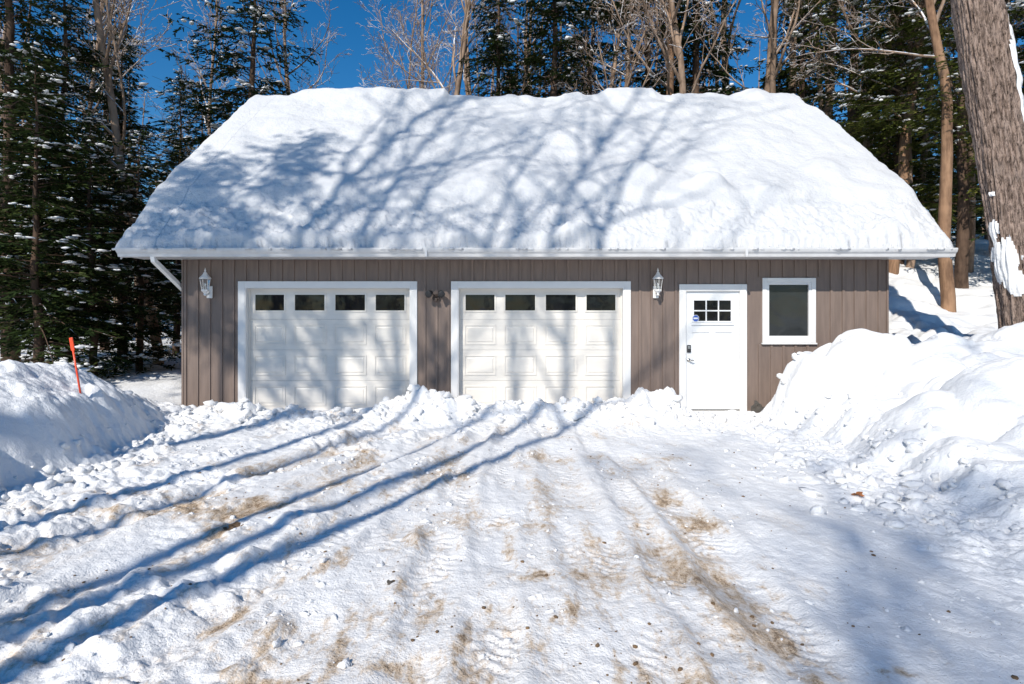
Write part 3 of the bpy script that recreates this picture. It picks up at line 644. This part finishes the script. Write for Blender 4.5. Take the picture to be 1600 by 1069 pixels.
c_(1,165,21,16,'narrow tall evergreen farther back between the left evergreens',1.9,wide=.9)
c_(1,322,24,11.5,'narrow evergreen farther back behind the left roof slope',.2)
c_(1,615,27,11.0,'small pointed evergreen top peeking over the ridge against blue sky',.8)
c_(1,770,22,15.5,'evergreen over the ridge just right of the sky gap',2.2)
c_(0,868,21,17.5,'full dark evergreen behind the middle of the ridge',1.2,wide=1.1)
c_(1,930,24,17,'evergreen farther back behind the middle of the ridge',.1,wide=1.2)
c_(1,1000,21,18,'snow dusted evergreen left of the straight brown trunk above the ridge',2.6,wide=1.2)
c_(0,1090,20.5,17,'snow dusted evergreen right of the straight brown trunk above the ridge',.4,wide=1.0)
c_(1,1250,25,17,'evergreen behind the right end of the ridge',3.3,wide=1.0)
c_(2,1330,20,15,'ragged evergreen above the right roof slope',1.6,True,wide=1.2)
c_(0,1405,17.5,12,'yellow green evergreen beside the right gable',2.2,True)
c_(2,1500,15.5,12,'drooping evergreen left of the big maple trunk',.7,True,wide=1.1)
c_(0,1560,18,15,'dark evergreen behind the big maple trunk',.1)
c_(3,1425,19.5,6.0,'low snow dusted evergreen on the slope right of the garage',.9,name='young_conifer')
c_(3,1500,22,7,'low evergreen on the slope behind the big maple',2.1,name='young_conifer')
c_(1,1680,14,15,'evergreen cut off by the right edge of the photo',1.1)
b_=put_bare
b_(0,245,14.5,16,'thin bare tree leaning over the evergreens left of the roof',.4,(0,-.10))
b_(2,330,21,17,'slender bare tree behind the left gable end',1.7,(0,.05))
b_(0,455,22,17,'bare tree with fine twigs behind the left part of the ridge',2.3,(0,.06))
b_(2,592,25,15.5,'thin forked bare tree standing alone in the blue sky gap',0)
b_(3,695,22,18,'bare tree with long upright limbs right of the sky gap',3.3,(0,-.06))
b_(2,745,24,19,'leaning bare tree above the ridge right of the sky gap',1.0,(0,-.10))
b_(0,830,26,20,'thin bare tree among the evergreens over the middle ridge',5.0)
b_(1,1040,19.6,19,'straight brown bare trunk rising above the ridge between two evergreens',.7,red=True)
b_(3,1145,22,19,'bare tree with snowy limbs above the right part of the ridge',2.0,(0,.08))
b_(2,1200,20.5,19,'thin bare tree with arching snowy branches above the right ridge',4.2,(0,.12))
b_(3,1285,22,19,'tall bare tree above the right end of the ridge',1.2,(0,-.04))
b_(1,1395,16.8,16,'leaning pale trunk just right of the right roof slope',3.1,(0,-.13),True)
b_(0,1362,19,18,'thin bare tree behind the right roof slope',2.0,(0,-.05))
b_(1,1482,14.2,15,'orange brown trunk standing between the garage and the big maple',5.1,(0,-.03),True)
b_(2,1440,18,16,'slim bare tree crossing behind the orange brown trunk',.4,(0,.04))
b_(0,1545,20,17,'thin bare tree behind the big maple',.9)
b_(2,90,17,16,'bare tree showing pale twigs between the left evergreens',.9)
b_(2,905,20,18,'bare tree with pale forked limbs between two middle evergreens',.3,(0,.05))
b_(0,955,19.5,17,'fine twigged bare tree left of the snow dusted evergreens',3.9,(0,-.05))
b_(3,1235,26,21,'farther bare tree in the tangle over the right ridge',5.2,(0,.03))
b_(0,1175,24,20,'farther thin bare tree over the right ridge',1.9,(0,-.09))
b_(0,1320,25,21,'farther bare tree behind the ragged right evergreen',2.7,(0,-.07))
b_(0,660,26,18,'farther thin bare tree at the right side of the sky gap',4.4,(0,.05))
b_(2,20,19,17,'bare tree behind the evergreens at the far left',2.1,(0,.07))
b_(3,1345,18.6,16,'bushy bare tree in front of the ragged right evergreen',.9,(0,.04))
b_(0,1420,17,14,'fine twigged bare tree beside the right gable',5.5,(0,.05))
b_(2,1515,17,15,'slim bare tree left of the big maple',3.2,(0,-.06))
b_(3,1080,19,17,'bushy bare tree just right of the straight brown trunk',4.6,(0,.02))
# big maple
MB_Y=8.6; mbx,mbz=7.87,1.0
zz=np.linspace(-.9,9.5,330); axx=-.132*zz+.03*np.sin(zz*.9); axy=.02*zz
th_=np.linspace(0,2*pi,161)[:-1]; ZZ,TH=np.meshgrid(zz,th_,indexing='ij')
rad=(.310-.006*ZZ+.10*np.exp(-(ZZ+.7)/.35)*(1+.35*np.cos(TH*5)))
cxn=np.cos(TH)*2.6; syn=np.sin(TH)*2.6
rid=np.abs(pn(cxn*3.6+.45*pn(ZZ*2.5,TH*2,3),syn*3.6+ZZ*1.0,71)); rid2=np.abs(pn(cxn*8,syn*8+ZZ*2.6,73))
rad=rad+.060*np.minimum(rid,.5)+.035*rid2+.02*pn(cxn,ZZ*.8,74)
BV=np.stack([axx[:,None]+np.cos(TH)*rad,axy[:,None]+np.sin(TH)*rad,ZZ],-1)
nn,kk_=ZZ.shape; i=np.arange(nn-1)[:,None]*kk_; j=np.arange(kk_)[None,:]; j2=(j+1)%kk_
BQ=np.stack([i+j,i+j2,i+kk_+j2,i+kk_+j],-1).reshape(-1,4)
t=empty('maple_tree',(mbx,MB_Y,mbz)); tag(t,'massive maple trunk with furrowed bark and stuck snow at the right edge','tree')
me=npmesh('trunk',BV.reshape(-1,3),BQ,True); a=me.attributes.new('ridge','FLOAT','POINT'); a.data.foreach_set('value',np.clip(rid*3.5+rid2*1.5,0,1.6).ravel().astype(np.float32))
link('trunk',me,M['barkbig'],t)
msk=np.zeros_like(ZZ)
def blot(th0,z0,st_,sz_): 
    global msk
    msk=np.maximum(msk,np.exp(-((np.angle(np.exp(1j*(TH-th0))))/st_)**2-((ZZ-z0)/sz_)**2))
blot(-2.85,1.45,.65,.38); blot(-2.5,1.10,.50,.25); blot(-3.1,1.9,.3,.2); blot(-2.9,2.45,.15,.06); blot(-.95,4.2,.28,.9); blot(-1.1,3.1,.2,.3)
msk=msk+.35*fbm(TH*1.2,ZZ,.35,3,75)
SV=np.stack([axx[:,None]+np.cos(TH)*(rad+.004+.07*np.clip(msk-.42,-.1,.5)),axy[:,None]+np.sin(TH)*(rad+.004+.07*np.clip(msk-.42,-.1,.5)),ZZ],-1)
mk=(msk.ravel()[BQ]>.42).all(1); q=link('trunk_snow',npmesh('trunk_snow',SV.reshape(-1,3),BQ[mk],True),M['snow'],t)
tm,cm=bare_tree(41,9,.2,nb=12,first=.1,spread=1.0)
cr=link('crown',cm,M['bark'],t); cr.location=(-.132*8.6,.17,8.4)
# far wood
FV=[];FF=[];FM=[];off=0
lt=[]
for sd in (51,52,53):
    tm,cm,mi,sv,nq=conifer(sd,13,.16,.08,2.8,.30,.3,.42,.75,.26,.09,0) ; lt.append((cm,mi))
def arr(me):
    v=np.empty(len(me.vertices)*3,np.float32); me.vertices.foreach_get('co',v); f=np.empty(len(me.loops),np.int32); me.loops.foreach_get('vertex_index',f); return v.reshape(-1,3),f.reshape(-1,4)
LT=[(arr(c),m) for c,m in lt]; rf=np.random.RandomState(8)
spots=[]
for i in range(110):
    Yf=rf.uniform(27,52); pf=rf.uniform(-250,1850)
    hh=rf.uniform(9,15)
    if pf>1250 and rf.rand()<.40: hh=rf.uniform(15,19)
    if 100<pf<720: hh=min(hh,(HY-200)/F*Yf+CZ-h1((pf-CX)/F*Yf,Yf)-.5)
    elif pf<1250 and pf>0: hh=min(hh,(HY-rf.uniform(40,150))/F*Yf+CZ-h1((pf-CX)/F*Yf,Yf))
    spots.append(((pf-CX)/F*Yf,Yf,hh))
for i in range(60):
    a2=rf.uniform(-.3,pi+.3); rr=rf.uniform(26,42); spots.append((cos(a2)*rr,-sin(a2)*rr*.9-3,rf.uniform(6,9)))
for x,y,hh in spots:
    if hh<3: continue
    (v,f),m=LT[rf.randint(3)]; a2=rf.rand()*6.3; s_=hh/13; wv=s_*rf.uniform(.9,1.3)
    q=np.stack([(v[:,0]*cos(a2)-v[:,1]*sin(a2))*wv+x,(v[:,0]*sin(a2)+v[:,1]*cos(a2))*wv+y,v[:,2]*s_+h1(x,y)],1)
    FV.append(q); FF.append(f+off); FM.append(m); off+=len(v)
ft=TB()
for i in range(150):
    Yf=rf.uniform(22,45); pf=rf.uniform(-200,1800); x=(pf-CX)/F*Yf; hh=rf.uniform(9,20)
    if 230<pf<650: hh=min(hh,8)
    z=h1(x,Yf); ln=rf.normal()*.07; P=np.array([[x+ln*k*hh/5+rf.normal()*.04,Yf,z-.3+k*hh/5] for k in range(6)]); ft.tube(P,np.linspace(.13,.03,6)*rf.uniform(.5,1.1),6)
v=np.concatenate(ft.V); f=np.concatenate(ft.Fq); FV.append(v); FF.append(f+off); FM.append(np.ones(len(f),np.int32)); off+=len(v)
me=npmesh('forest',np.concatenate(FV),np.concatenate(FF)); me.materials.append(M['folfar']); me.materials.append(M['bark']); me.polygons.foreach_set('material_index',np.concatenate(FM))
o=link('forest',me,None); tag(o,'dense far off mixed wood behind the nearer trees','forest',kind='stuff')
# trees whose shadows cross the driveway (left and behind the viewer)
EL=radians(38); AZ=25
def put_sh(seed,x,y,lean,hgt,r0,first,label,nb=14,spread=.8,dense=.75,blen=.26,maxlev=3,thick=1.35):
    tm,cm=bare_tree(seed,hgt,r0,lean=lean,nb=nb,first=first,spread=spread,dense=dense,wob=.02,crook=.1,blen=blen,minr=.006,maxlev=maxlev,thick=thick)
    tm.materials.append(M['bark']); cm.materials.append(M['bark'])
    t=empty('bare_tree',(x,y,0)); tag(t,label,'bare tree'); link('trunk',tm,None,t); link('crown',cm,None,t)
put_sh(61,-6.95,-6.5,(.050,0),24,.115,.54,'tall bare tree left of the viewer casting the longest driveway shadow',16)
put_sh(62,-6.55,-6.5,(-.080,0),24,.105,.54,'slim bare tree beside the tallest one left of the viewer',16)
put_sh(63,-6.96,-6.9,(-.140,0),24,.095,.52,'slim leaning bare tree left of the viewer shading the left wheel track')
put_sh(64,-8.2,-6.9,(-.10,0),26,.14,.52,'leaning bare tree left of the viewer shading the left overhead door',18,.8,.9)
put_sh(65,-11.6,-9.5,(-.02,0),30,.22,.52,'thick bare tree farthest left shading the left roof slope',24,.85,.9,.28)
put_sh(66,-8.6,-10.0,(.03,0),29,.14,.60,'thick bare tree behind the group, shading the middle of the roof',18,.95,.9,.34,3,1.6)
put_sh(67,-7.5,-17,(.0,0),19.5,.12,.60,'bare tree well behind the viewer shading the lower right driveway',20,dense=1.0,maxlev=4,blen=.34,thick=1.)
put_sh(68,-3.8,-14.5,(.0,0),19.5,.10,.58,'bare tree behind the viewer shading the right bank',18,dense=1.0,blen=.32,thick=1.)
put_con(4,0,0,18.6,'evergreen behind the viewer shading the left garage corner',.4,X_=-11.3,z_=0,wide=1.0).location.y=-3.9
# ------------------------------------------------------------ light, sky, camera
az=radians(AZ)
ld=Vector((sin(az)*cos(EL),cos(az)*cos(EL),-sin(EL)))
L=bpy.data.lights.new('sun','SUN'); L.energy=4.8; L.angle=radians(.42); L.color=(1,.955,.875)
lo=bpy.data.objects.new('sun',L); COL.objects.link(lo); lo.rotation_euler=ld.to_track_quat('-Z','Y').to_euler(); lo.location=(-10,-20,20)
wd=bpy.data.worlds.new('World'); SC.world=wd; wd.use_nodes=True; nt=wd.node_tree
sk=nt.nodes.new('ShaderNodeTexSky'); sk.sky_type='NISHITA'; sk.sun_disc=False; sk.sun_elevation=EL
ts=-ld; sk.sun_rotation=math.atan2(ts.x,ts.y)
sk.air_density=1.0; sk.dust_density=.1; sk.ozone_density=2.0; sk.altitude=600
hs=nt.nodes.new('ShaderNodeHueSaturation'); hs.inputs['Saturation'].default_value=1.42; hs.inputs['Value'].default_value=1.0
nt.links.new(sk.outputs[0],hs.inputs['Color']); nt.links.new(hs.outputs[0],nt.nodes['Background'].inputs[0]); nt.nodes['Background'].inputs[1].default_value=.125
cam=bpy.data.cameras.new('camera'); cam.lens=36*F/1600; cam.sensor_width=36; cam.shift_y=-(534.5-HY)/1600; cam.clip_end=2000; cam.clip_start=.05
co=bpy.data.objects.new('camera',cam); COL.objects.link(co); co.location=(0,0,CZ); co.rotation_euler=(pi/2,0,0); SC.camera=co
SC.view_settings.view_transform='Standard'; SC.view_settings.look='None'; SC.view_settings.exposure=0
